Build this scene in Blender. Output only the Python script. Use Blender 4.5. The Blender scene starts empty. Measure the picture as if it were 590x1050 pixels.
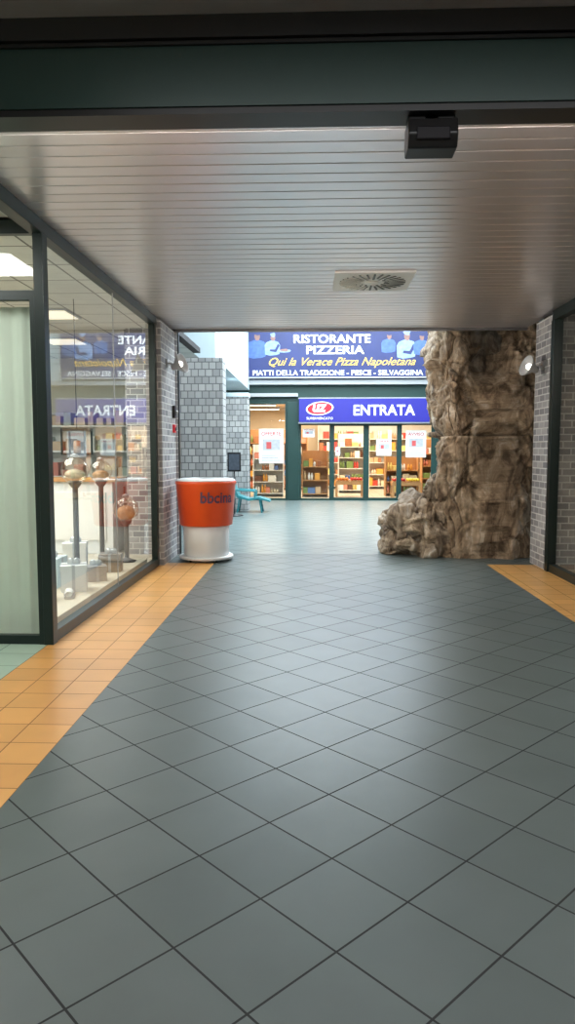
import bpy, math, random
from mathutils import Vector, Matrix, noise
random.seed(7)
S=bpy.context.scene
S.view_settings.view_transform='Standard'
def lin(c):
    o=[]
    for x in c:
        x/=255.0
        o.append(x/12.92 if x<=0.04045 else ((x+0.055)/1.055)**2.4)
    return (o[0],o[1],o[2],1)
# ---------------- materials
def mat(name,c,rough=.5,metal=0,emit=0,ecol=None,var=.12,scale=6,bump=0,bscale=40,spec=.5):
    m=bpy.data.materials.new(name); m.use_nodes=True
    nt=m.node_tree; b=nt.nodes['Principled BSDF']
    tc=nt.nodes.new('ShaderNodeTexCoord')
    n=nt.nodes.new('ShaderNodeTexNoise'); n.inputs['Scale'].default_value=scale; n.inputs['Detail'].default_value=4
    nt.links.new(tc.outputs['Object'],n.inputs['Vector'])
    mx=nt.nodes.new('ShaderNodeMix'); mx.data_type='RGBA'
    L=lin(c); mx.inputs[6].default_value=tuple(v*(1-var) for v in L[:3])+(1,)
    mx.inputs[7].default_value=tuple(min(1,v*(1+var)) for v in L[:3])+(1,)
    nt.links.new(n.outputs['Fac'],mx.inputs[0]); nt.links.new(mx.outputs[2],b.inputs['Base Color'])
    b.inputs['Roughness'].default_value=rough; b.inputs['Metallic'].default_value=metal
    b.inputs['Specular IOR Level'].default_value=spec
    if emit:
        b.inputs['Emission Color'].default_value=lin(ecol or c); b.inputs['Emission Strength'].default_value=emit
    if bump:
        n2=nt.nodes.new('ShaderNodeTexNoise'); n2.inputs['Scale'].default_value=bscale; n2.inputs['Detail'].default_value=5
        nt.links.new(tc.outputs['Object'],n2.inputs['Vector'])
        bp=nt.nodes.new('ShaderNodeBump'); bp.inputs['Strength'].default_value=bump; bp.inputs['Distance'].default_value=.02
        nt.links.new(n2.outputs['Fac'],bp.inputs['Height']); nt.links.new(bp.outputs['Normal'],b.inputs['Normal'])
    return m
def tile(name,c1,c2,grout,size,rot,cx,cy,rough=.3,mort=.014,bump=.35,spec=.5):
    m=bpy.data.materials.new(name); m.use_nodes=True
    nt=m.node_tree; b=nt.nodes['Principled BSDF']
    tc=nt.nodes.new('ShaderNodeTexCoord'); mp=nt.nodes.new('ShaderNodeMapping')
    mp.inputs['Scale'].default_value=(1/size,1/size,1); mp.inputs['Rotation'].default_value=(0,0,rot)
    v=Matrix.Rotation(rot,3,'Z')@Vector((cx/size,cy/size,0))
    mp.inputs['Location'].default_value=(-v.x+100,-v.y+100,0)
    nt.links.new(tc.outputs['Object'],mp.inputs['Vector'])
    br=nt.nodes.new('ShaderNodeTexBrick'); br.offset=0; br.squash=1
    br.inputs['Scale'].default_value=1; br.inputs['Brick Width'].default_value=1; br.inputs['Row Height'].default_value=1
    br.inputs['Mortar Size'].default_value=mort; br.inputs['Mortar Smooth'].default_value=.2
    br.inputs['Color1'].default_value=lin(c1); br.inputs['Color2'].default_value=lin(c2); br.inputs['Mortar'].default_value=lin(grout)
    nt.links.new(mp.outputs['Vector'],br.inputs['Vector'])
    n=nt.nodes.new('ShaderNodeTexNoise'); n.inputs['Scale'].default_value=3; n.inputs['Detail'].default_value=6
    nt.links.new(tc.outputs['Object'],n.inputs['Vector'])
    mr=nt.nodes.new('ShaderNodeMapRange'); mr.inputs['To Min'].default_value=.82; mr.inputs['To Max'].default_value=1.15
    nt.links.new(n.outputs['Fac'],mr.inputs['Value'])
    vm=nt.nodes.new('ShaderNodeVectorMath'); vm.operation='SCALE'
    nt.links.new(br.outputs['Color'],vm.inputs[0]); nt.links.new(mr.outputs[0],vm.inputs['Scale'])
    nt.links.new(vm.outputs[0],b.inputs['Base Color'])
    r=nt.nodes.new('ShaderNodeMapRange'); r.inputs['To Min'].default_value=rough; r.inputs['To Max'].default_value=.8
    nt.links.new(br.outputs['Fac'],r.inputs['Value']); nt.links.new(r.outputs[0],b.inputs['Roughness'])
    b.inputs['Specular IOR Level'].default_value=spec
    bp=nt.nodes.new('ShaderNodeBump'); bp.invert=True; bp.inputs['Strength'].default_value=bump; bp.inputs['Distance'].default_value=.004
    nt.links.new(br.outputs['Fac'],bp.inputs['Height']); nt.links.new(bp.outputs['Normal'],b.inputs['Normal'])
    return m
def brickmat(name,c1,c2,mortar,w=.2,h=.075):
    m=bpy.data.materials.new(name); m.use_nodes=True
    nt=m.node_tree; b=nt.nodes['Principled BSDF']; b.inputs['Roughness'].default_value=.75
    g=nt.nodes.new('ShaderNodeNewGeometry')
    sp=nt.nodes.new('ShaderNodeSeparateXYZ'); sn=nt.nodes.new('ShaderNodeSeparateXYZ')
    nt.links.new(g.outputs['Position'],sp.inputs[0]); nt.links.new(g.outputs['True Normal'],sn.inputs[0])
    ab=nt.nodes.new('ShaderNodeMath'); ab.operation='ABSOLUTE'; nt.links.new(sn.outputs[0],ab.inputs[0])
    mx=nt.nodes.new('ShaderNodeMix'); nt.links.new(ab.outputs[0],mx.inputs[0])
    nt.links.new(sp.outputs[0],mx.inputs[2]); nt.links.new(sp.outputs[1],mx.inputs[3])
    cb=nt.nodes.new('ShaderNodeCombineXYZ'); nt.links.new(mx.outputs[0],cb.inputs[0]); nt.links.new(sp.outputs[2],cb.inputs[1])
    br=nt.nodes.new('ShaderNodeTexBrick'); br.inputs['Scale'].default_value=1
    br.inputs['Brick Width'].default_value=w; br.inputs['Row Height'].default_value=h
    br.inputs['Mortar Size'].default_value=.009; br.inputs['Mortar Smooth'].default_value=.3
    br.inputs['Color1'].default_value=lin(c1); br.inputs['Color2'].default_value=lin(c2); br.inputs['Mortar'].default_value=lin(mortar)
    nt.links.new(cb.outputs[0],br.inputs['Vector']); nt.links.new(br.outputs['Color'],b.inputs['Base Color'])
    bp=nt.nodes.new('ShaderNodeBump'); bp.invert=True; bp.inputs['Strength'].default_value=.8; bp.inputs['Distance'].default_value=.012
    nt.links.new(br.outputs['Fac'],bp.inputs['Height']); nt.links.new(bp.outputs['Normal'],b.inputs['Normal'])
    return m
def glassmat(name,tint=(1,1,1,1),k=1.1,base=.06,rough=0.0):
    m=bpy.data.materials.new(name); m.use_nodes=True; nt=m.node_tree; nt.nodes.clear()
    o=nt.nodes.new('ShaderNodeOutputMaterial'); t=nt.nodes.new('ShaderNodeBsdfTransparent'); t.inputs[0].default_value=tint
    g=nt.nodes.new('ShaderNodeBsdfGlossy'); g.inputs['Roughness'].default_value=rough
    lw=nt.nodes.new('ShaderNodeLayerWeight'); lw.inputs[0].default_value=.5
    p=nt.nodes.new('ShaderNodeMath'); p.operation='POWER'; p.inputs[1].default_value=5
    q=nt.nodes.new('ShaderNodeMath'); q.operation='MULTIPLY_ADD'; q.inputs[1].default_value=k; q.inputs[2].default_value=base; q.use_clamp=True
    nt.links.new(lw.outputs['Facing'],p.inputs[0]); nt.links.new(p.outputs[0],q.inputs[0])
    x=nt.nodes.new('ShaderNodeMixShader'); nt.links.new(q.outputs[0],x.inputs[0]); nt.links.new(t.outputs[0],x.inputs[1]); nt.links.new(g.outputs[0],x.inputs[2])
    nt.links.new(x.outputs[0],o.inputs[0]); return m
def attrmat(name):
    m=bpy.data.materials.new(name); m.use_nodes=True; nt=m.node_tree; b=nt.nodes['Principled BSDF']
    a=nt.nodes.new('ShaderNodeAttribute'); a.attribute_name='Col'
    nt.links.new(a.outputs['Color'],b.inputs['Base Color']); b.inputs['Roughness'].default_value=.45
    return m
def rockmat():
    m=bpy.data.materials.new('rock_plaster'); m.use_nodes=True; nt=m.node_tree; b=nt.nodes['Principled BSDF']
    b.inputs['Roughness'].default_value=.68
    tc=nt.nodes.new('ShaderNodeTexCoord')
    n1=nt.nodes.new('ShaderNodeTexNoise'); n1.inputs['Scale'].default_value=2.6; n1.inputs['Detail'].default_value=12; n1.inputs['Roughness'].default_value=.72; n1.inputs['Distortion'].default_value=1.1
    mp=nt.nodes.new('ShaderNodeMapping'); mp.inputs['Scale'].default_value=(1.5,1.5,.6)
    nt.links.new(tc.outputs['Object'],mp.inputs[0]); nt.links.new(mp.outputs[0],n1.inputs['Vector'])
    cr=nt.nodes.new('ShaderNodeValToRGB'); e=cr.color_ramp.elements
    e[0].position=.32; e[0].color=lin((74,58,46)); e[1].position=.68; e[1].color=lin((236,222,206))
    k=e.new(.42); k.color=lin((126,102,80)); k=e.new(.50); k.color=lin((172,146,118)); k=e.new(.58); k.color=lin((198,174,148))
    nt.links.new(n1.outputs['Fac'],cr.inputs[0])
    a=nt.nodes.new('ShaderNodeAttribute'); a.attribute_name='Col'
    mx=nt.nodes.new('ShaderNodeMix'); mx.data_type='RGBA'; mx.blend_type='MULTIPLY'; mx.inputs[0].default_value=1
    nt.links.new(cr.outputs[0],mx.inputs[6]); nt.links.new(a.outputs['Color'],mx.inputs[7])
    # crevice shade painted into the colour by pointiness, edges lightened
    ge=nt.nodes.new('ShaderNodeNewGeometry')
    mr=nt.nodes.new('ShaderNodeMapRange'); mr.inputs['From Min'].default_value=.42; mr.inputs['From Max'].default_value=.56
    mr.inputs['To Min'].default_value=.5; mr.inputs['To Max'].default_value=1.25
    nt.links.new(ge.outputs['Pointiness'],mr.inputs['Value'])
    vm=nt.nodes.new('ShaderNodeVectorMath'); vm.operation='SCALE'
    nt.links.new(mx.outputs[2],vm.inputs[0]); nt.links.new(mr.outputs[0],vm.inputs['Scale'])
    nt.links.new(vm.outputs[0],b.inputs['Base Color'])
    n2=nt.nodes.new('ShaderNodeTexNoise'); n2.inputs['Scale'].default_value=8; n2.inputs['Detail'].default_value=12; n2.inputs['Roughness'].default_value=.72
    nt.links.new(tc.outputs['Object'],n2.inputs['Vector'])
    bp=nt.nodes.new('ShaderNodeBump'); bp.inputs['Strength'].default_value=.95; bp.inputs['Distance'].default_value=.10
    nt.links.new(n2.outputs['Fac'],bp.inputs['Height']); nt.links.new(bp.outputs['Normal'],b.inputs['Normal'])
    return m
GREEN=mat('dark_green_metal',(22,36,34),.35,.2,var=.05)
BLACK=mat('black_metal',(20,20,22),.4,.1,var=.05)
BEAMG=mat('beam_green_paint',(30,54,50),.4,.1,var=.08)
SLAT=mat('aluminium_slat',(224,218,221),.32,.78,var=.03,scale=2)
SLATB=mat('slat_backing',(40,38,40),.8)
WHITE=mat('white_paint',(225,228,230),.55,var=.03)
COOLW=mat('cool_white_paint',(208,222,228),.6,var=.03)
SHOPW=mat('shop_wall_paint',(222,220,208),.7,var=.05)
STOREW=mat('store_wall_paint',(232,214,184),.7,var=.08,scale=2)
BRICK=brickmat('grey_brick',(172,168,168),(128,126,130),(208,206,204),w=.2,h=.085)
BRICK2=brickmat('small_grey_brick',(182,180,178),(148,147,147),(100,101,102),w=.14,h=.14)
GLASS=glassmat('shop_glass',(.93,.97,.95,1))
GLASSD=glassmat('entrance_glass',(.96,.98,.97,1),k=.8,base=.04)
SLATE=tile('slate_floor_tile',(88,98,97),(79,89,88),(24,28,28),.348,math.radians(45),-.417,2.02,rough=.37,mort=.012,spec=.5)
SLATE_LIT=tile('slate_tile_lit',(112,126,126),(102,116,116),(50,58,58),.348,math.radians(45),-.417,2.02,rough=.30,mort=.012,spec=.5)  # same slate in a lighter colour, atrium brightness painted in
ORANGE=tile('ochre_floor_tile',(216,162,92),(202,148,82),(130,94,58),.2467,0,-2.05,.05,rough=.35)
MINT=tile('mint_floor_tile',(165,190,172),(155,180,164),(110,125,112),.3,0,-2.05,0,rough=.35)
CREAM=tile('shop_floor_tile',(196,186,166),(188,178,158),(150,142,128),.33,0,0,0,rough=.35)
SHOPC=tile('shop_ceiling_panel',(205,205,200),(198,198,194),(110,108,104),.6,0,0,.1,rough=.8,mort=.02,bump=.1)
ROCK=rockmat(); PROD=attrmat('product_colours')
CURT=mat('pale_curtain_fabric',(205,216,204),.85,var=.05,scale=3)
LAMPW=mat('lamp_panel_warm',(255,240,215),.5,emit=5,var=0)
LAMPS=mat('lamp_panel_shop',(250,240,220),.5,emit=.9,var=0)
LAMPC=mat('lamp_panel_cool',(225,240,255),.5,emit=6,var=0)
BULB=mat('bulb_glow',(255,248,235),.5,emit=3,var=0)
PLAST=mat('grey_plastic',(170,170,172),.4,var=.03)

# ---------------- mesh builder
class MB:
    def __init__(s): s.v=[];s.f=[];s.mi=[];s.sm=[];s.mats=[];s.col=[]
    def _m(s,m):
        if m not in s.mats: s.mats.append(m)
        return s.mats.index(m)
    def add(s,vs,fs,m,smooth=False,M=None,col=(1,1,1)):
        o=len(s.v); k=s._m(m)
        for p in vs:
            p=Vector(p)
            if M is not None: p=M@p
            s.v.append(tuple(p))
        for f in fs: s.f.append([i+o for i in f]); s.mi.append(k); s.sm.append(smooth); s.col.append(col)
        return s
    def box(s,a,b,m,M=None,col=(1,1,1)):
        x0,y0,z0=[min(a[i],b[i]) for i in range(3)]; x1,y1,z1=[max(a[i],b[i]) for i in range(3)]
        vs=[(x0,y0,z0),(x1,y0,z0),(x1,y1,z0),(x0,y1,z0),(x0,y0,z1),(x1,y0,z1),(x1,y1,z1),(x0,y1,z1)]
        fs=[(3,2,1,0),(4,5,6,7),(0,1,5,4),(1,2,6,5),(2,3,7,6),(3,0,4,7)]
        return s.add(vs,fs,m,False,M,col)
    def lathe(s,prof,c,m,seg=36,M=None,smooth=True,col=(1,1,1),sx=1,sy=1):
        vs=[];fs=[];n=len(prof)
        for i in range(seg):
            a=2*math.pi*i/seg
            for r,z in prof: vs.append((r*math.cos(a)*sx,r*math.sin(a)*sy,z))
        for i in range(seg):
            j=(i+1)%seg
            for k in range(n-1): fs.append((i*n+k,j*n+k,j*n+k+1,i*n+k+1))
        T=Matrix.Translation(c)
        if M is not None: T=T@M
        return s.add(vs,fs,m,smooth,T,col)
    def sphere(s,c,r,m,seg=20,sc=(1,1,1)):
        prof=[(max(.0001,r*math.sin(math.pi*i/12)),-r*math.cos(math.pi*i/12)) for i in range(13)]
        return s.lathe(prof,c,m,seg,M=Matrix.Diagonal((*sc,1)))
    def tube(s,p,q,r,m,seg=12):
        p=Vector(p);q=Vector(q);d=q-p;L=d.length
        R=d.to_track_quat('Z','Y').to_matrix().to_4x4()
        return s.lathe([(.0001,0),(r,0),(r,L),(.0001,L)],p,m,seg,M=R,smooth=False)
    def quad(s,pts,m): return s.add(pts,[tuple(range(len(pts)))],m)
    def text(s,body,c,w,h,m,mapf=None,shear=0,bold=0.0):
        cu=bpy.data.curves.new('t','FONT'); cu.body=body; cu.shear=shear; cu.offset=bold; cu.resolution_u=4
        ob=bpy.data.objects.new('t',cu); S.collection.objects.link(ob)
        dg=bpy.context.evaluated_depsgraph_get(); me=bpy.data.meshes.new_from_object(ob.evaluated_get(dg))
        xs=[v.co.x for v in me.vertices]; ys=[v.co.y for v in me.vertices]
        x0,x1,y0,y1=min(xs),max(xs),min(ys),max(ys)
        vs=[]
        for v in me.vertices:
            x=((v.co.x-x0)/(x1-x0)-.5)*w; y=((v.co.y-y0)/(y1-y0)-.5)*h
            vs.append(mapf(x,y) if mapf else (c[0]+x,c[1],c[2]+y))
        fs=[tuple(p.vertices) for p in me.polygons]
        bpy.data.objects.remove(ob); bpy.data.curves.remove(cu); bpy.data.meshes.remove(me)
        return s.add(vs,fs,m)
    def build(s,name,bevel=0):
        me=bpy.data.meshes.new(name); me.from_pydata(s.v,[],s.f)
        for m in s.mats: me.materials.append(m)
        ca=me.color_attributes.new('Col','FLOAT_COLOR','CORNER')
        for p,mi,sm,c in zip(me.polygons,s.mi,s.sm,s.col):
            p.material_index=mi; p.use_smooth=sm
            for li in p.loop_indices: ca.data[li].color=(c[0],c[1],c[2],1)
        me.update(); ob=bpy.data.objects.new(name,me); S.collection.objects.link(ob)
        if bevel:
            b=ob.modifiers.new('bev','BEVEL'); b.width=bevel; b.segments=2; b.limit_method='ANGLE'
        return ob
def area(name,loc,size,power,col,rot=(0,0,0),sy=None):
    l=bpy.data.lights.new(name,'AREA'); l.energy=power; l.color=col; l.size=size
    if sy: l.shape='RECTANGLE'; l.size_y=sy
    o=bpy.data.objects.new(name,l); o.location=loc; o.rotation_euler=rot; S.collection.objects.link(o); return o

XL,XR=-2.05,2.97
# ---------------- floor
b=MB(); xs=[-8,-3.9,XL,-1.31,2.30,XR,9]; 
rows=[(-3,5.4,[CREAM,MINT,ORANGE,SLATE,ORANGE,CREAM]),(5.4,9.4,[CREAM,CREAM,ORANGE,SLATE,ORANGE,CREAM]),(9.4,10.3,[CREAM,CREAM,SLATE,SLATE,SLATE,SLATE]),(10.3,21.5,[SLATE_LIT]*6),(21.5,32,[CREAM]*6)]
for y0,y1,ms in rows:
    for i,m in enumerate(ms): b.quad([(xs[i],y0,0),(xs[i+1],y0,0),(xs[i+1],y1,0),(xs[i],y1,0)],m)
b.quad([(-8,-3,-.1),(-8,32,-.1),(9,32,-.1),(9,-3,-.1)],SLATB)
b.build('floor')
# ---------------- ceiling slats of corridor
b=MB(); y=3.5; pit=.15
while y<10.14:
    t=random.uniform(-.004,.004); w=pit-.007
    y1=min(y+w,10.14)
    A=[(XL,y,3.212),(XL,y+.007,3.2),(XL,y1-.007,3.2+t*.3),(XL,y1,3.212)]
    vs=A+[(XR,p[1],p[2]) for p in A]
    b.add(vs,[(i,i+4,i+5,i+1) for i in range(3)],SLAT)
    y+=pit
b.box((XL-2,3.5,3.235),(XR,10.2,3.3),SLATB)
b.build('ceiling')
b=MB(); b.box((XL,10.14,3.165),(XR,10.2,3.3),mat('trim_alu',(120,118,120),.35,.7)); b.build('trim_1')
# near (vestibule) ceiling
b=MB(); y=-3
while y<3.2:
    b.box((-3.9,y,3.4),(XR,y+.141,3.41),SLAT); y+=.15
b.box((-3.9,-3,3.43),(XR,3.3,3.5),SLATB); b.build('ceiling_vestibule')
# header beam
b=MB(); b.box((-3.9,3.30,3.03),(XR,3.47,3.30),BEAMG); b.box((-3.9,3.27,3.305),(XR,3.47,3.42),BLACK)
b.box((-3.9,3.285,3.285),(XR,3.3,3.30),BLACK); b.box((-3.9,3.31,3.0),(XR,3.46,3.03),BLACK)
b.build('trim_header_beam')
# fluorescent behind the beam
b=MB(); b.box((-1.9,3.48,3.13),(2.8,3.53,3.19),PLAST); b.tube((-1.85,3.55,3.15),(2.75,3.55,3.15),.013,mat('tube_glow',(255,244,234),.5,emit=110,var=0))
b.build('fluorescent_lamp')
# bulkhead above the corridor end
b=MB(); b.box((-2.65,10.21,3.3),(9,10.3,6),COOLW); b.build('wall_bulkhead')
# ---------------- left shopfront
b=MB()
b.box((-2.10,-3,3.1),(-2.0,9.2,3.2),GREEN)          # header
b.box((-2.075,5.33,0),(-2.0,5.43,3.1),GREEN)          # corner post
b.box((-2.09,9.11,0),(-2.01,9.2,3.1),GREEN)
b.box((-2.09,5.43,0),(-2.01,9.11,.09),GREEN)
b.build('trim_shopfront_left',.004)
b=MB(); b.quad([(XL,5.43,.09),(XL,9.11,.09),(XL,9.11,3.1),(XL,5.43,3.1)],GLASS)
b.box((XL-.004,7.35,.09),(XL+.004,7.362,3.1),PLAST); b.build('window_1')
# perpendicular glass door beside post
b=MB()
b.box((-3.9,5.35,2.62),(-2.08,5.41,2.69),GREEN); b.box((-3.9,5.35,3.1),(-2.1,5.41,3.2),GREEN)
b.box((-3.9,5.35,0),(-2.08,5.41,.07),GREEN); b.box((-3.1,5.35,0),(-3.03,5.41,2.62),GREEN)
b.box((-2.115,5.345,0),(-2.08,5.415,2.62),GREEN)
b.quad([(-3.9,5.38,.07),(-2.11,5.38,.07),(-2.11,5.38,2.62),(-3.9,5.38,2.62)],GLASS)
b.quad([(-3.9,5.38,2.69),(-2.08,5.38,2.69),(-2.08,5.38,3.1),(-3.9,5.38,3.1)],GLASS)
b.build('door_1')
# curtain behind the door
b=MB(); vs=[];n=80
for i in range(n+1):
    x=-3.85+i*(1.7/n); yy=5.52+.010*math.sin(i*.9)+.005*math.sin(i*2.3)
    vs+= [(x,yy,.03),(x,yy,2.6)]
b.add(vs,[(2*i,2*i+2,2*i+3,2*i+1) for i in range(n)],CURT,True); b.build('curtain')
# shop interior shell
b=MB(); b.box((-7.1,5.4,0),(-7,13.5,3.4),SHOPW); b.build('wall_shop_left')
b=MB(); b.box((-7,13.4,0),(-2.72,13.5,3.4),SHOPW); b.build('wall_shop_back')
b=MB(); b.box((-7.1,5.35,0),(-3.95,5.41,3.4),SHOPW); b.build('wall_shop_front')
b=MB(); b.quad([(-7,5.42,3.22),(-7,13.4,3.22),(-2.12,13.4,3.22),(-2.12,5.42,3.22)],SHOPC); b.box((-7,5.42,3.31),(-2.1,13.4,3.4),SLATB)
b.build('ceiling_shop')
for i,(x,y) in enumerate([(-3.3,6.6),(-4.8,6.6),(-3.3,9),(-4.8,9),(-3.9,11.2)]):
    b=MB(); b.box((x-.3,y-.3,3.195),(x+.3,y+.3,3.22),PLAST); b.box((x-.27,y-.27,3.19),(x+.27,y+.27,3.195),LAMPS); b.build('ceiling_lamp')
area('shop_light',(-4.2,8,3.1),2.5,250,(1,.97,.9),sy=4)
b=MB(); b.box((-4,-3,0),(-3.9,5.35,3.5),SHOPW); b.build('wall_alcove')
b=MB(); b.box((-3.9,3.5,3.22),(-2.1,5.35,3.232),SHOPC); b.build('ceiling_alcove')
area('alcove_light',(-3.0,4.2,3.18),.8,40,(1,.99,.95))
# ---------------- brick pillars
b=MB(); b.box((-2.05,9.2,0),(-1.95,10.14,3.16),BRICK); b.box((-2.65,10.14,0),(-1.93,10.2,3.3),BRICK); b.box((-2.0,10.2,0),(-1.91,10.26,3.3),GREEN); b.build('wall_pillar_left')
b=MB(); b.box((-2.7,10.26,0),(-2.6,14.0,3.3),BRICK2); b.build('wall_left_rear')
b=MB(); b.box((XR-.04,8.97,0),(XR+.35,9.62,3.16),BRICK); b.build('wall_pillar_right')
b=MB(); b.box((-2.62,14.0,0),(-1.76,14.5,3.3),BRICK2); b.build('wall_brick_block')
b=MB(); b.box((-2.3,18,0),(-1.64,18.5,2.85),BRICK2); b.box((-2.32,17.98,2.85),(-1.62,18.52,2.95),COOLW); b.build('wall_brick_pier')
b=MB(); b.box((-5,14.0,3.3),(-1.9,21.5,6),COOLW); b.build('wall_bulkhead_left')
b=MB(); b.box((-5,14.5,0),(-4.9,21.5,3.3),COOLW); b.build('wall_atrium_left')
b=MB(); b.box((8,10.3,0),(8.1,21.5,6),COOLW); b.build('wall_atrium_right')
# ---------------- right shopfront
b=MB()
b.box((XR-.05,-3,3.08),(XR+.05,8.97,3.2),GREEN); b.box((XR-.06,8.86,0),(XR+.05,8.97,3.08),GREEN)
b.box((XR-.04,-3,0),(XR+.04,8.86,.1),GREEN)
for y in (5.9,2.9,-.1): b.box((XR-.04,y,.1),(XR+.04,y+.07,3.08),GREEN)
b.build('trim_shopfront_right',.004)
b=MB(); b.quad([(XR,-3,.1),(XR,-3,3.08),(XR,8.86,3.08),(XR,8.86,.1)],GLASS); b.build('window_2')
DK=mat('dark_shop_wall',(92,84,78),.8)
b=MB(); b.box((6.5,-3,0),(6.6,9.9,3.4),DK); b.build('wall_shop_right')
b=MB(); b.box((3.33,9.62,0),(6.6,9.7,3.4),DK); b.build('wall_shop_right_back')
b=MB(); b.box((3.02,-3,3.2),(6.5,9.62,3.3),DK); b.build('ceiling_shop_right')
area('right_shop_light',(4.8,5,3.15),2,45,(1,.93,.84))
b=MB(); b.box((-8,-3.1,0),(9,-3,3.5),SHOPW); b.build('wall_behind')
# ---------------- atrium ceiling
b=MB(); b.box((-5,10.2,6),(8.1,21.6,6.1),COOLW); b.build('ceiling_atrium')
for x in (-.2,3.2):
    for y in (12.6,16,19.4):
        b=MB(); b.box((x-.65,y-.65,5.96),(x+.65,y+.65,6),PLAST); b.box((x-.6,y-.6,5.95),(x+.6,y+.6,5.96),LAMPC); b.build('ceiling_lamp')
area('atrium_light',(1.2,15.8,5.9),6,1650,(.84,.95,1),sy=9)
# vestibule lights
area('vestibule_light_a',(.4,1.6,3.37),3.0,62,(.98,.99,1),sy=1.6)
area('vestibule_light_b',(.4,-1.2,3.37),3.0,60,(.98,.99,1),sy=1.6)

# ---------------- facade of supermarket
FG=mat('facade_green_metal',(30,60,56),.4,.1,var=.05)
b=MB(); b.box((-5,21.5,2.95),(-.77,21.7,3.6),FG); b.box((-.77,21.5,2.33),(8,21.7,3.6),FG); b.box((-5,21.5,3.6),(8,21.7,6),COOLW); b.build('wall_back')
b=MB(); b.box((-5,21.5,0),(-1.95,21.7,2.95),WHITE); b.build('wall_back_left')
b=MB(); b.box((3.6,21.5,0),(8,21.7,2.32),FG); b.build('wall_back_right')
b=MB(); b.box((-.77,21.44,0),(-.41,21.7,2.95),FG); b.build('trim_facade_column',.01)
b=MB(); b.box((-1.95,21.3,3.45),(3.9,21.5,3.58),PLAST); b.box((-1.95,21.35,3.1),(-.45,21.5,3.2),PLAST); b.build('trim_facade_ledge')
def frame(b,x0,x1,z0,z1,y,t=.06,d=.06,m=FG):
    b.box((x0,y,z0),(x0+t,y+d,z1),m); b.box((x1-t,y,z0),(x1,y+d,z1),m); b.box((x0+t,y,z1-t),(x1-t,y+d,z1),m); b.box((x0+t,y,z0),(x1-t,y+d,z0+t),m)
    b.quad([(x0+t,y+d/2,z0+t),(x1-t,y+d/2,z0+t),(x1-t,y+d/2,z1-t),(x0+t,y+d/2,z1-t)],GLASSD)
b=MB(); frame(b,-1.95,-.77,0,2.95,21.5); b.build('window_3')
b=MB(); frame(b,-.41,.56,0,2.32,21.5); b.build('window_4')
b=MB(); frame(b,.56,1.6,.0,2.32,21.5,.085); b.build('door_2')
b=MB(); frame(b,1.6,2.6,.0,2.32,21.5,.085); b.build('door_3')
b=MB(); frame(b,2.6,3.6,.0,2.32,21.5,.06); b.build('window_5')
# signs
BLUE=mat('sign_blue',(44,42,140),.35,emit=.2,ecol=(44,42,145),var=.05)
TXW=mat('sign_white',(245,245,248),.4,emit=.5,var=0)
RED=mat('sign_red',(205,30,48),.4,emit=.2,var=.03)
YEL=mat('sign_yellow',(240,190,90),.4,emit=.25,var=.03)
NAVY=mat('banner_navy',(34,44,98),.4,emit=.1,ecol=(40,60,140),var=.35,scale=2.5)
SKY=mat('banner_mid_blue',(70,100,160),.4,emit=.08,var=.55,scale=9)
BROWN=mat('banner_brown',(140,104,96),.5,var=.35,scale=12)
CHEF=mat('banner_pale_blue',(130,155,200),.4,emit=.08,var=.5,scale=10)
b=MB(); b.box((-.41,21.22,2.34),(3.6,21.44,3.03),BLUE); b.box((-.43,21.24,2.30),(3.62,21.43,2.34),PLAST)
b.box((-.43,21.24,3.03),(3.62,21.43,3.06),PLAST)
b.text('ENTRATA',(2.1,21.215,2.69),1.8,.31,TXW,bold=.02)
M=Matrix.Translation((.2,21.215,2.74))@Matrix.Rotation(math.radians(90),4,'X')
el=[(.40*math.cos(a),.2*math.sin(a),0) for a in [i*math.pi/16 for i in range(32)]]
b.add([(x+.06*y/.2,y,z) for x,y,z in el],[tuple(range(32))],TXW,M=M)
b.add([(x*.9+.06*y/.2,y*.87,.003) for x,y,z in el],[tuple(range(32))],RED,M=M)
b.text('uz',(.2,21.205,2.745),.42,.22,TXW,bold=.03,shear=.2)
b.text('SUPERMERCATO',(.2,21.21,2.45),.78,.07,TXW)
b.build('store_sign')
b=MB(); b.box((-2.0,21.24,3.62),(3.45,21.42,5.3),NAVY)
frm=[(-2.0,3.62,3.45,3.66),(-2.0,3.66,-1.96,5.3),(3.41,3.66,3.45,5.3)]
for x0,z0,x1,z1 in frm: b.box((x0,21.2,z0),(x1,21.25,z1),PLAST)
def blob(cx,cz,rx,rz,m,y,sd,wob=.28):
    pts=[]
    for i in range(28):
        a=i*math.pi/14; r=1+wob*noise.noise(Vector((math.cos(a)*1.3+sd,math.sin(a)*1.3,sd)))*2
        pts.append((cx+rx*r*math.cos(a),y,cz+rz*r*math.sin(a)))
    b.add(pts,[tuple(range(28))],m)
# people printed on the banner: shoulders, arms, head, hat
for k,(cx,cz,s) in enumerate([(-1.66,4.62,1.0),(-1.2,4.62,.8),(2.2,4.66,.75),(2.72,4.6,1.0),(3.15,4.62,.8)]):
    y=21.236-.001*k; m=[SKY,CHEF][k%2]
    pts=[(-.26,-.38),(-.1,-.42),(.12,-.4),(.26,-.36),(.29,-.05),(.22,.07),(.07,.12),(-.07,.12),(-.22,.06),(-.28,-.05)]
    b.add([(cx+p[0]*s,y,cz+p[1]*s) for p in pts],[tuple(range(10))],m)
    ar=[(.2,.0),(.28,-.05),(.14,-.3),(-.1,-.26),(-.08,-.19),(.1,-.2)]
    b.add([(cx+p[0]*s,y-.0004,cz+p[1]*s) for p in ar],[tuple(range(6))],NAVY if k%2 else SKY)
    blob(cx+.02,cz+.22*s,.085*s,.12*s,BROWN,y-.0005,k,.1); blob(cx+.02,cz+.33*s,.10*s,.07*s,CHEF if k%2 else NAVY,y-.0008,k+3,.2)
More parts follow.
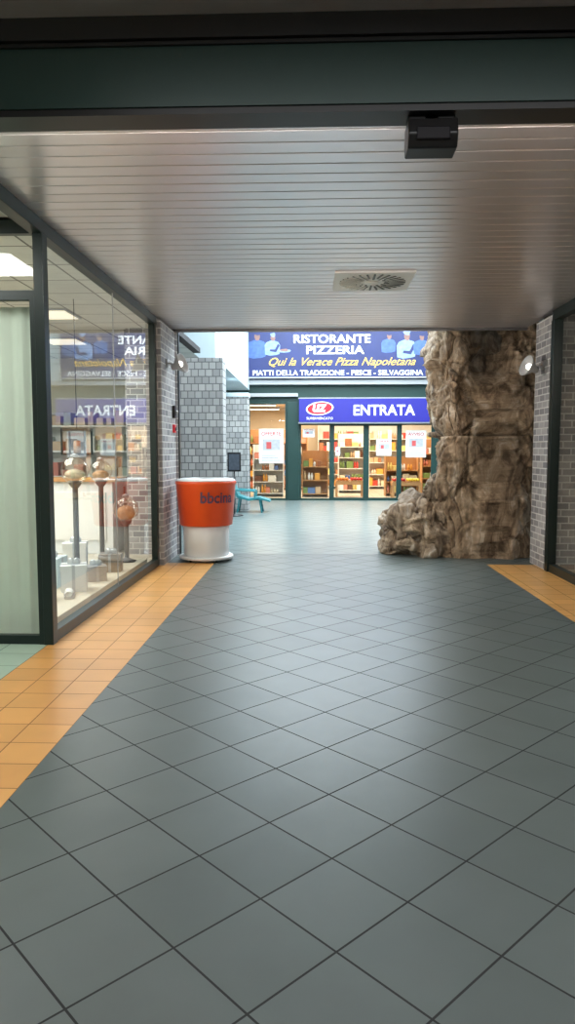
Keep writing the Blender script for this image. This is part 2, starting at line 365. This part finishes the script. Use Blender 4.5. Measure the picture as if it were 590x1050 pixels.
blob(-.85,4.42,.2,.05,CHEF,21.229,3,.05); blob(-.85,4.44,.14,.035,BROWN,21.228,4,.2)
b.text('RISTORANTE',(.55,21.22,4.76),2.25,.25,TXW,bold=.02)
b.text('PIZZERIA',(.65,21.22,4.44),1.7,.24,TXW,bold=.02)
b.text('Qui la Verace Pizza Napoletana',(.85,21.22,4.07),4.3,.3,YEL,shear=.45,bold=.004)
b.text('PIATTI DELLA TRADIZIONE - PESCE - SELVAGGINA',(.72,21.22,3.78),5.0,.15,TXW,bold=.015)
b.build('restaurant_sign')
# posters
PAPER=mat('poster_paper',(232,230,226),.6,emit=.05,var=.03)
PINK=mat('poster_red',(200,84,84),.6,var=.2,scale=9); GREY=mat('poster_grey',(180,180,184),.6,var=.3,scale=14)
def poster(x0,x1,z0,z1,y,title,ms):
    b=MB(); b.box((x0,y,z0),(x1,y+.006,z1),PAPER); w=x1-x0;h=z1-z0
    b.text(title,((x0+x1)/2,y-.003,z1-h*.14),w*.8,h*.12,ms[0],bold=.02)
    b.box((x0+w*.15,y-.002,z0+h*.38),(x1-w*.15,y,z0+h*.7),ms[1]); b.box((x0+w*.3,y-.004,z0+h*.42),(x0+w*.5,y-.002,z0+h*.62),ms[0])
    for k in range(3): b.box((x0+w*.12,y-.002,z0+h*(.07+.07*k)),(x1-w*(.12+.1*k),y,z0+h*(.10+.07*k)),GREY)
    b.build('poster')
poster(-1.62,-.88,1.12,2.15,21.49,'OFFERTE',(PINK,GREY))
poster(2.78,3.38,1.3,2.1,21.49,'AVVISO',(PINK,GREY))
poster(1.9,2.35,1.35,1.85,21.49,'ORARI',(PINK,GREY))
poster(.68,.82,1.35,1.6,21.49,'APERTO',(PINK,GREY))
poster(-.3,.05,1.9,2.15,21.49,'TIRARE',(PINK,GREY))
# store interior
b=MB(); b.box((-5,29,0),(8,29.1,3.4),STOREW); b.build('wall_store_back')
b=MB(); b.box((-5.1,21.7,0),(-5,29,3.4),STOREW); b.build('wall_store_left')
b=MB(); b.box((8,21.7,0),(8.1,29,3.4),STOREW); b.build('wall_store_right')
b=MB(); b.box((-5,21.7,3.2),(8,29,3.3),STOREW); b.build('ceiling_store')
for x in (-2,.3,2.6):
    for y in (23,25.5,28):
        b=MB(); b.box((x-.7,y-.1,3.1),(x+.7,y+.1,3.2),PLAST); b.box((x-.68,y-.08,3.09),(x+.68,y+.08,3.1),LAMPW); b.build('ceiling_lamp')
area('store_light',(1,25,3.05),7,640,(1,.86,.68),sy=5)
PAL=[(215,70,55),(235,165,70),(240,216,130),(120,145,80),(90,120,170),(242,240,235),(170,110,70),(225,140,115),(225,210,180),(200,165,125),(250,245,235),(110,70,50)]
WOOD=mat('shelf_wood',(186,136,86),.5); SHM=mat('shelf_metal',(226,220,210),.4)
def gondola(x0,x1,y0,y1,h,n,fm):
    b=MB(); b.box((x0,y1-.04,0),(x1,y1,h),fm); b.box((x0,y0,0),(x0+.03,y1,h),fm); b.box((x1-.03,y0,0),(x1,y1,h),fm)
    for k in range(n):
        z=.12+k*(h-.2)/n; b.box((x0+.03,y0,z-.03),(x1-.03,y1-.04,z),fm)
        x=x0+.05; H=(h-.2)/n
        while x<x1-.3:
            w=random.uniform(.10,.26); hh=random.uniform(.35*H,.75*H); c=lin(random.choice(PAL))[:3]; r=random.random()
            if r<.5: b.box((x,y0+.03,z),(x+w,y1-.08,z+hh),PROD,col=c)
            elif r<.95:
                q=x
                while q<x+w-.05:
                    b.lathe([(.0001,0),(.04,0),(.04,hh*.65),(.018,hh*.85),(.018,hh),(.0001,hh)],(q+.045,y0+.09,z),PROD,8,col=c); q+=.09
            x+=w+.015
    b.build('grocery_shelf')
gondola(-1.95,-.95,23.2,23.7,1.7,4,SHM); gondola(-.35,.5,23.0,23.5,1.5,3,WOOD); gondola(.9,2.0,25.2,25.7,2.1,5,SHM)
gondola(2.4,3.5,23.6,24.1,1.3,3,WOOD); gondola(-3,-.2,27,27.5,2.3,5,WOOD); gondola(.2,4.8,28,28.6,2.5,5,SHM); gondola(3.8,5.0,25,25.5,1.9,4,WOOD)
def crates(x,y):
    b=MB(); b.box((x,y,.4),(x+.9,y+.6,.5),WOOD)
    for i in (0,.84):
        for j in (0,.54): b.box((x+i,y+j,0),(x+i+.06,y+j+.06,.4),WOOD)
    for i in range(2):
        b.box((x+.02+i*.45,y+.02,.5),(x+.43+i*.45,y+.58,.54),WOOD)
        c=lin(random.choice([(225,120,30),(200,40,30),(120,160,50),(235,200,60)]))[:3]
        for a in range(4):
            for d in range(5): b.lathe([(.0001,-.05),(.035,-.035),(.05,0),(.035,.035),(.0001,.05)],(x+.08+i*.45+a*.095,y+.08+d*.11,.58),PROD,8,col=c)
    b.build('produce_stand')
crates(.75,23.0); crates(2.5,22.4)
# ---------------- artificial rock
b=MB()
rowsR=[(0,1.82,3.15,9.98,11.6),(.3,1.86,3.14,10.0,11.6),(.8,1.88,3.2,10.02,11.6),(1.4,1.90,3.26,10.06,11.6),(1.60,1.92,3.28,10.1,11.6),(1.74,1.84,3.3,10.06,11.7),(1.95,1.78,3.34,10.08,11.8),(2.38,1.76,3.38,10.16,11.8),(2.8,1.78,3.38,10.3,11.8),(3.2,1.82,3.38,10.46,11.8),(3.8,1.8,3.4,10.5,11.9),(4.7,1.8,3.3,10.6,11.9)]
def ri(z):
    for i in range(len(rowsR)-1):
        a,c=rowsR[i],rowsR[i+1]
        if z<=c[0]:
            t=(z-a[0])/(c[0]-a[0]); return [a[k]*(1-t)+c[k]*t for k in range(1,5)]
    return rowsR[-1][1:]
def facet(q,amp,tilt,seed):
    q=q+Vector((seed,seed*.7,0))+.22*Vector((noise.noise(q*1.7),noise.noise(q*1.7+Vector((9,0,0))),noise.noise(q*1.7+Vector((0,9,0)))))
    d,pt=noise.voronoi(q)
    c=pt[0]; rv=Vector((noise.noise(c*5.3+Vector((3.1,0,0))),noise.noise(c*5.3+Vector((0,7.7,0))),noise.noise(c*5.3+Vector((0,0,5.5)))))*2
    e=min(1,(d[1]-d[0])*7)
    return amp*noise.noise(c*7.1+Vector((1.3,2.2,.4)))*2+tilt*(q-c).dot(rv)-.03*(1-e)
NZ,NT=280,320; vs=[];fs=[]
for i in range(NZ+1):
    z=4.7*i/NZ; xl,xr,yf,yb=ri(z); cx,cy=(xl+xr)/2,(yf+yb)/2; rx,ry=(xr-xl)/2,(yb-yf)/2
    for j in range(NT):
        a=2*math.pi*j/NT; ca,sa=math.cos(a),math.sin(a); e=.28
        x=cx+rx*abs(ca)**e*(1 if ca>0 else -1); y=cy+ry*abs(sa)**e*(1 if sa>0 else -1)
        p=Vector((x,y,z)); low=z<1.7
        st=.5 if low else 1.2; am=.06 if low else .085
        disp=facet(Vector((x*1.5,y*1.5,z*st)),am,.13 if low else .16,0)+facet(Vector((x*4,y*4,z*2.2)),.018,.045,5)
        disp+=.07*noise.fractal(Vector((x*3.5,y*3.5,z*.8)),1,2,5)+.026*noise.fractal(p*8,.8,2,4)
        g=1/(1+math.exp(-(.30-abs(x-2.52))*30)); g*=1/(1+math.exp(-(.45-abs(z-3.0))*22))
        if sa<0: y+=.28*g
        if sa<0 and x>2.0: y-=.12*math.exp(-((z-1.95-.15*(x-2.6))/.14)**2)
        disp-=.05*math.exp(-((z-1.70)/.09)**2)
        nx=abs(ca)**1.2*(1 if ca>0 else -1); ny=abs(sa)**1.2*(1 if sa>0 else -1)
        px=x+nx*disp; py=y+ny*disp
        if z>3.0: py=max(py,10.36)
        if py<9.95 and px>2.85: py=9.95
        vs.append((px,py,z))
for i in range(NZ):
    for j in range(NT):
        k=(j+1)%NT; fs.append((i*NT+j,i*NT+k,(i+1)*NT+k,(i+1)*NT+j))
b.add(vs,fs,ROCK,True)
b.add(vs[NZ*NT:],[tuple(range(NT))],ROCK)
def boulder(c,r,sd,col=(1,1,1)):
    vs=[];fs=[];A,B=22,32
    rr=random.Random(sd); planes=[]
    for k in range(14):
        planes.append((Vector((rr.uniform(-1,1),rr.uniform(-1,1),rr.uniform(-1,1))).normalized(),rr.uniform(.5,.85)))
    for i in range(A+1):
        th=math.pi*i/A
        for j in range(B):
            ph=2*math.pi*j/B; n=Vector((math.sin(th)*math.cos(ph),math.sin(th)*math.sin(ph),math.cos(th)))
            R=1.0
            for pn,dd in planes:
                dn=n.dot(pn)
                if dn>.05: R=min(R,dd/dn)
            R+=.10*noise.fractal(n*3+Vector((sd,0,0)),1,2,4)
            p=Vector(c)+Vector((n.x*r[0],n.y*r[1],n.z*r[2]))*R*1.3
            vs.append((p.x,p.y,max(0,p.z)))
    for i in range(A):
        for j in range(B):
            k=(j+1)%B; fs.append((i*B+j,(i+1)*B+j,(i+1)*B+k,i*B+k))
    b.add(vs,fs,ROCK,True,col=col)
bl=[((1.38,10.45,.22),(.26,.3,.30)),((1.56,10.3,.35),(.26,.24,.34)),((1.55,10.55,.6),(.28,.3,.28)),((1.78,10.3,.3),(.22,.24,.34)),((1.78,10.4,.72),(.2,.22,.3)),((1.45,10.9,.4),(.35,.35,.35))]
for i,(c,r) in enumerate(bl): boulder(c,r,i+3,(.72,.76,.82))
R2=random.Random(21)
for i in range(50):
    x=1.12+R2.random()*.78; zt=.50+.66*(x-1.05)/.85; z=R2.random()**.8*zt
    yf=10.03+.28*(z/zt)+(.18 if x<1.2 else 0)
    s=R2.uniform(.07,.18); g=R2.choice([(.95,1.04,1.15),(.8,.86,.94),(1.15,1.25,1.35),(1.05,1.12,1.2),(.6,.64,.7)])
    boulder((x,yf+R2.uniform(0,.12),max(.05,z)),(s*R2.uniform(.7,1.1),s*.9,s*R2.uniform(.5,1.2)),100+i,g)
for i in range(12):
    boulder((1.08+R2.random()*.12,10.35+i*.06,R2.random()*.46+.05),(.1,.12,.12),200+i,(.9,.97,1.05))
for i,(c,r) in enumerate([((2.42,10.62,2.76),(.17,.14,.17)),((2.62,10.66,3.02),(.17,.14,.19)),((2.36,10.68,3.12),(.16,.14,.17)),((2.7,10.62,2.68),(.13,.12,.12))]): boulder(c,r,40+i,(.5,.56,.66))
b.build('artificial_rock_column')
# ---------------- bin
OR=mat('bin_orange',(244,88,32),.35,var=.04); BW=mat('bin_white',(228,230,232),.4,var=.03); DKI=mat('bin_inside',(60,50,48),.8)
LG=mat('bin_logo',(96,66,92),.5)
bx,by=-1.46,9.68
b=MB()
b.lathe([(.0001,.07),(.295,.07),(.31,.09),(.315,.48),(.30,.5),(.0001,.5)],(bx,by,0),BW,48)
b.lathe([(.0001,.035),(.36,.035),(.37,.045),(.37,.065),(.36,.075),(.0001,.075)],(bx,by,0),BW,48)
b.lathe([(.0001,.49),(.345,.49),(.36,.50),(.405,1.04),(.415,1.05),(.415,1.08),(.40,1.095),(.37,1.095),(.355,1.06),(.33,.8),(.0001,.78)],(bx,by,0),OR,56)
b.lathe([(.405,1.092),(.405,1.10),(.385,1.115),(.33,1.125),(.2,1.13),(.19,1.125),(.19,1.0),(.0001,.98)],(bx,by,0),BW,56)
b.lathe([(.0001,1.0),(.185,1.0),(.188,1.12)],(bx,by,0),DKI,32)
for k in range(5):
    a=k*2*math.pi/5+.3; cx,cy=bx+.30*math.cos(a),by+.30*math.sin(a)
    b.lathe([(.0001,-.012),(.026,-.012),(.026,.012),(.0001,.012)],(cx,cy,.026),BLACK,16,M=Matrix.Rotation(math.pi/2,4,'Y'))
def wrap(x,y):
    z=.88+y; r=.36+(z-.5)/.54*.045+.012; a=math.radians(-58)+x/r
    return (bx+r*math.cos(a),by+r*math.sin(a),z)
b.text('bbcina',None,.48,.15,LG,mapf=wrap,bold=.02)
b.build('recycling_bin')
# ---------------- notice stand
b=MB(); nx,ny=-1.80,16.3
b.lathe([(.0001,0),(.2,0),(.2,.02),(.03,.04),(.02,.06),(.02,1.05),(.0001,1.05)],(nx,ny,0),BLACK,24)
b.box((nx-.15,ny-.03,1.02),(nx+.15,ny,1.46),BLACK); b.box((nx-.12,ny-.034,1.06),(nx+.12,ny-.03,1.42),mat('notice_print',(70,78,90),.5,var=.5,scale=15)); b.build('notice_stand')
# ---------------- teal lounge chair
TEAL=mat('teal_plastic',(46,130,138),.35,var=.05)
b=MB(); cx,cy=-1.55,17.4
prof=[(-.5,.78),(-.42,.8),(-.25,.42),(0,.34),(.25,.38),(.5,.30),(.52,.26),(.25,.33),(0,.29),(-.28,.36),(-.46,.74)]
n=len(prof)
vs=[(cx+x,cy-.28,z) for x,z in prof]+[(cx+x,cy+.28,z) for x,z in prof]
fs=[(i,(i+1)%n,n+(i+1)%n,n+i) for i in range(n)]
b.add(vs,fs,TEAL); b.add(vs[:n],[tuple(range(n))],TEAL); b.add(vs[n:],[tuple(range(n))[::-1]],TEAL)
for sx in (-.28,.32):
    for sy in (-.24,.24): b.tube((cx+sx,cy+sy,0),(cx+sx*.8,cy+sy,.36),.02,TEAL)
for sy in (-.27,.27): b.tube((cx-.3,cy+sy,.55),(cx+.15,cy+sy,.52),.02,TEAL); b.tube((cx+.15,cy+sy,.52),(cx+.15,cy+sy,.33),.02,TEAL)
b.build('lounge_chair')
# ---------------- sconces
def sconce(x,y,z,s,target,pw):
    b=MB(); b.lathe([(.0001,0),(.06,0),(.06,.02),(.0001,.02)],(x,y,z),PLAST,24,M=Matrix.Rotation(math.radians(90*s),4,'Y'))
    b.tube((x+.02*s,y,z),(x+.10*s,y,z-.02),.014,PLAST)
    M=Matrix.Rotation(math.radians(70*s),4,'Y')@Matrix.Rotation(math.radians(15),4,'X')
    c=(x+.12*s,y,z-.04)
    b.lathe([(.0001,-.06),(.04,-.055),(.05,0),(.13,.10),(.135,.12),(.125,.115),(.045,.02),(.0001,.01)],c,PLAST,32,M=M)
    p=Vector(c)+M.to_3x3()@Vector((0,0,.07))
    b.sphere(p,.04,BULB); b.build('wall_spotlight')
    l=bpy.data.lights.new('spotlight_beam','SPOT'); l.energy=pw; l.color=(1,.92,.82); l.shadow_soft_size=.06; l.spot_size=math.radians(105); l.spot_blend=.8
    o=bpy.data.objects.new('spotlight_beam',l); o.location=Vector(c)+M.to_3x3()@Vector((0,0,.15))
    o.rotation_euler=(Vector(target)-o.location).to_track_quat('-Z','Y').to_euler(); S.collection.objects.link(o)
sconce(-1.95,9.55,2.66,1,(2.5,10.1,1.5),200); sconce(XR-.04,9.3,2.58,-1,(-1.6,9.6,1.0),100)
b=MB(); b.box((-1.95,9.9,1.75),(-1.92,10.0,1.86),RED); b.lathe([(.0001,0),(.025,0),(.025,.01),(.0001,.01)],(-1.92,9.95,1.8),BLACK,16,M=Matrix.Rotation(math.pi/2,4,'Y')); b.build('fire_alarm_button')
b=MB(); b.box((-1.95,9.88,1.95),(-1.91,9.99,2.12),BLACK); b.lathe([(.0001,0),(.03,0),(.02,.03),(.0001,.035)],(-1.91,9.935,2.03),PLAST,16,M=Matrix.Rotation(math.pi/2,4,'Y')); b.build('wall_intercom')
# ---------------- ceiling vent
VW=mat('vent_white',(245,243,242),.5,var=.03)
b=MB(); vx,vy=.59,7.32; hw=.385
b.box((vx-hw,vy-hw,3.176),(vx+hw,vy+hw,3.199),VW)
for k in range(28):
    a=k*2*math.pi/28; M=Matrix.Translation((vx,vy,3.172))@Matrix.Rotation(a,4,'Z')
    r0=.12 if k%2 else .17
    b.box((r0,-.011,-.002),(.33,.011,.004),BLACK,M=M)
    b.box((r0,.011,-.006),(.33,.016,.004),VW,M=M)
b.lathe([(.0001,-.012),(.06,-.012),(.07,0),(.07,.006)],(vx,vy,3.172),VW,24)
b.build('ceiling_vent',.003)
# ---------------- motion sensor
b=MB(); sx,sy=.53,3.385
b.box((sx-.035,sy-.03,2.96),(sx+.035,sy+.03,3.0),BLACK); b.box((sx-.105,sy-.03,2.975),(sx+.105,sy+.05,3.0),BLACK)
P=[(-.07,2.97),(-.085,2.90),(-.06,2.845),(.05,2.84),(.07,2.88),(.06,2.97)]
vs=[(sx-.11,sy+p[0],p[1]) for p in P]+[(sx+.11,sy+p[0],p[1]) for p in P]
b.add(vs,[(0,1,2,3,4,5),(11,10,9,8,7,6)]+[(i,i+6,(i+1)%6+6,(i+1)%6) for i in range(6)],mat('sensor_plastic',(10,9,12),.3,var=0))
b.box((sx-.075,sy-.088,2.872),(sx+.075,sy-.07,2.93),mat('sensor_lens',(14,10,16),.5,var=0,spec=.2)); b.build('motion_sensor',.006)
# ---------------- shop display
b=MB(); PLAT=mat('display_platform',(205,200,184),.6); b.box((-3.2,5.7,0),(-2.15,9.1,.1),PLAT); b.build('display_platform',.005)
AMB=glassmat('clear_globe_glass',(.98,.95,.9,1),k=1.2,base=.16)
STG=mat('stand_grey',(96,96,98),.4)
def stand(x,y,z,fill,r=.13,t=.5):
    b=MB(); b.lathe([(.0001,0),(.11,0),(.12,.015),(.08,.03),(.03,.05),(.03,.1),(.03,z-.06),(.05,z-.04),(.07,z-.01),(.07,z+.02),(.0001,z+.02)],(x,y,.1),STG,28)
    b.sphere((x,y,z+.1+r*.9),r,AMB,28); b.sphere((x,y,z+.1+r*.62),r*.72,fill,24,sc=(1,1,t))
    b.lathe([(.0001,0),(.04,0),(.045,.02),(.015,.035),(.0001,.04)],(x,y,z+.1+r*1.88),PLAST,20); b.build('candy_dispenser')
F1=mat('candy_orange',(222,170,130),.5,var=.5,scale=40); F2=mat('candy_pale',(228,212,192),.5,var=.4,scale=40)
stand(-2.6,7.7,1.05,F2,.15); stand(-2.6,8.65,1.02,F1,.14); stand(-2.35,8.85,.52,F1,.16,.8)
def gift(x,y,w,d,h,m,rm,a=0):
    b=MB(); M=Matrix.Translation((x,y,.1))@Matrix.Rotation(a,4,'Z')
    b.box((-w/2,-d/2,0),(w/2,d/2,h),m,M=M); b.box((-w/2-.006,-d/2-.006,h-.05),(w/2+.006,d/2+.006,h+.004),m,M=M)
    b.box((-.015,-d/2-.009,0),(.015,d/2+.009,h+.008),rm,M=M); b.box((-w/2-.009,-.015,0),(w/2+.009,.015,h+.009),rm,M=M)
    for s in (-1,1): b.lathe([(.001,-.01),(.03,-.012),(.04,0),(.03,.012),(.001,.01)],(x+.03*s,y,.1+h+.03),rm,12,M=Matrix.Rotation(s*.6,4,'Y')@Matrix.Rotation(1.3,4,'X'))
    b.build('gift_box')
SIL=mat('silver_ribbon',(190,194,200),.3,.6)
gift(-2.4,7.0,.24,.24,.26,WHITE,SIL,.3); gift(-2.7,7.2,.22,.3,.30,COOLW,SIL); gift(-2.35,7.55,.2,.2,.16,PLAST,SIL,.5); gift(-2.55,6.5,.22,.2,.14,PLAST,WHITE,.2)
gift(-2.35,8.15,.24,.2,.2,mat('box_taupe',(150,140,132),.6),SIL,.1); gift(-2.75,8.1,.25,.25,.34,PAPER,SIL,.2); gift(-2.85,6.4,.3,.3,.25,PAPER,SIL,.2)
def shoe(x,y,a):
    b=MB(); secs=[(0,.032,.075),(.03,.04,.09),(.08,.042,.095),(.13,.043,.075),(.18,.048,.055),(.23,.045,.042),(.27,.025,.03)]
    M=Matrix.Translation((x,y,.1))@Matrix.Rotation(a,4,'Z'); vs=[];fs=[];n=14
    for yy,w,h in secs:
        for k in range(n):
            t=2*math.pi*k/n; vs.append((w*math.cos(t),yy,.02+(h-.02)*(.5+.5*math.sin(t))))
    for i in range(len(secs)-1):
        for k in range(n): fs.append((i*n+k,i*n+(k+1)%n,(i+1)*n+(k+1)%n,(i+1)*n+k))
    fs+= [tuple(range(n)),tuple(range((len(secs)-1)*n,len(secs)*n))[::-1]]
    b.add(vs,fs,WHITE,True,M=M)
    sole=[(w*1.1,yy) for yy,w,h in secs]+[(-w*1.1,yy) for yy,w,h in secs[::-1]]; m=len(sole)
    b.add([(p[0],p[1],0) for p in sole]+[(p[0],p[1],.024) for p in sole],[tuple(range(m))[::-1],tuple(range(m,2*m))]+[(i,(i+1)%m,m+(i+1)%m,m+i) for i in range(m)],PLAST,M=M)
    b.build('shoe')
shoe(-2.35,6.15,.5); shoe(-2.3,6.55,.3); shoe(-2.45,5.85,.4)
b=MB(); b.box((-4.2,10.2,0),(-2.9,10.8,1.05),WHITE); b.box((-4.25,10.15,1.05),(-2.85,10.85,1.1),WOOD); b.box((-4.1,10.17,.2),(-3.0,10.2,.9),PAPER); b.build('shop_counter',.006)
gx=[(-6.9,-5.6,7,7.4),(-5,-3.2,12.6,13.1)]
for x0,x1,y0,y1 in gx:
    b=MB(); b.box((x0,y1-.04,0),(x1,y1,2.2),WHITE); b.box((x0,y0,0),(x0+.04,y1,2.2),WHITE); b.box((x1-.04,y0,0),(x1,y1,2.2),WHITE)
    for k in range(5):
        z=.15+k*.45; b.box((x0+.04,y0,z-.03),(x1-.04,y1-.04,z),WHITE); x=x0+.1
        while x<x1-.25:
            w=random.uniform(.08,.2); b.box((x,y0+.05,z),(x+w,y1-.1,z+random.uniform(.1,.32)),PROD,col=lin(random.choice([(210,190,160),(190,170,150),(220,220,215),(190,120,110),(160,170,160)]))[:3]); x+=w+.06
    b.build('display_shelf')
b=MB(); lx,ly=-2.7,8.1
b.tube((lx,ly,1.75),(lx,ly,3.2),.004,BLACK)
b.box((lx-.14,ly-.14,1.72),(lx+.14,ly+.14,1.75),BLACK); b.box((lx-.14,ly-.14,1.45),(lx+.14,ly+.14,1.47),BLACK)
for i in (-1,1):
    for j in (-1,1): b.box((lx+i*.13-.01,ly+j*.13-.01,1.47),(lx+i*.13+.01,ly+j*.13+.01,1.72),BLACK)
b.lathe([(.0001,0),(.04,0),(.04,.14),(.0001,.15)],(lx,ly,1.47),F1,16); b.build('hanging_lantern')
# ---------------- world, camera
w=bpy.data.worlds.new('World'); S.world=w; w.use_nodes=True
w.node_tree.nodes['Background'].inputs[0].default_value=(.6,.65,.7,1); w.node_tree.nodes['Background'].inputs[1].default_value=.15
cd=bpy.data.cameras.new('cam'); cd.sensor_fit='VERTICAL'; cd.sensor_height=36; cd.lens=36*730/1050; cd.clip_start=.05
co=bpy.data.objects.new('camera',cd); co.location=(0,0,1.5); co.rotation_euler=(math.radians(90-4.93),0,math.radians(2.03))
S.collection.objects.link(co); S.camera=co
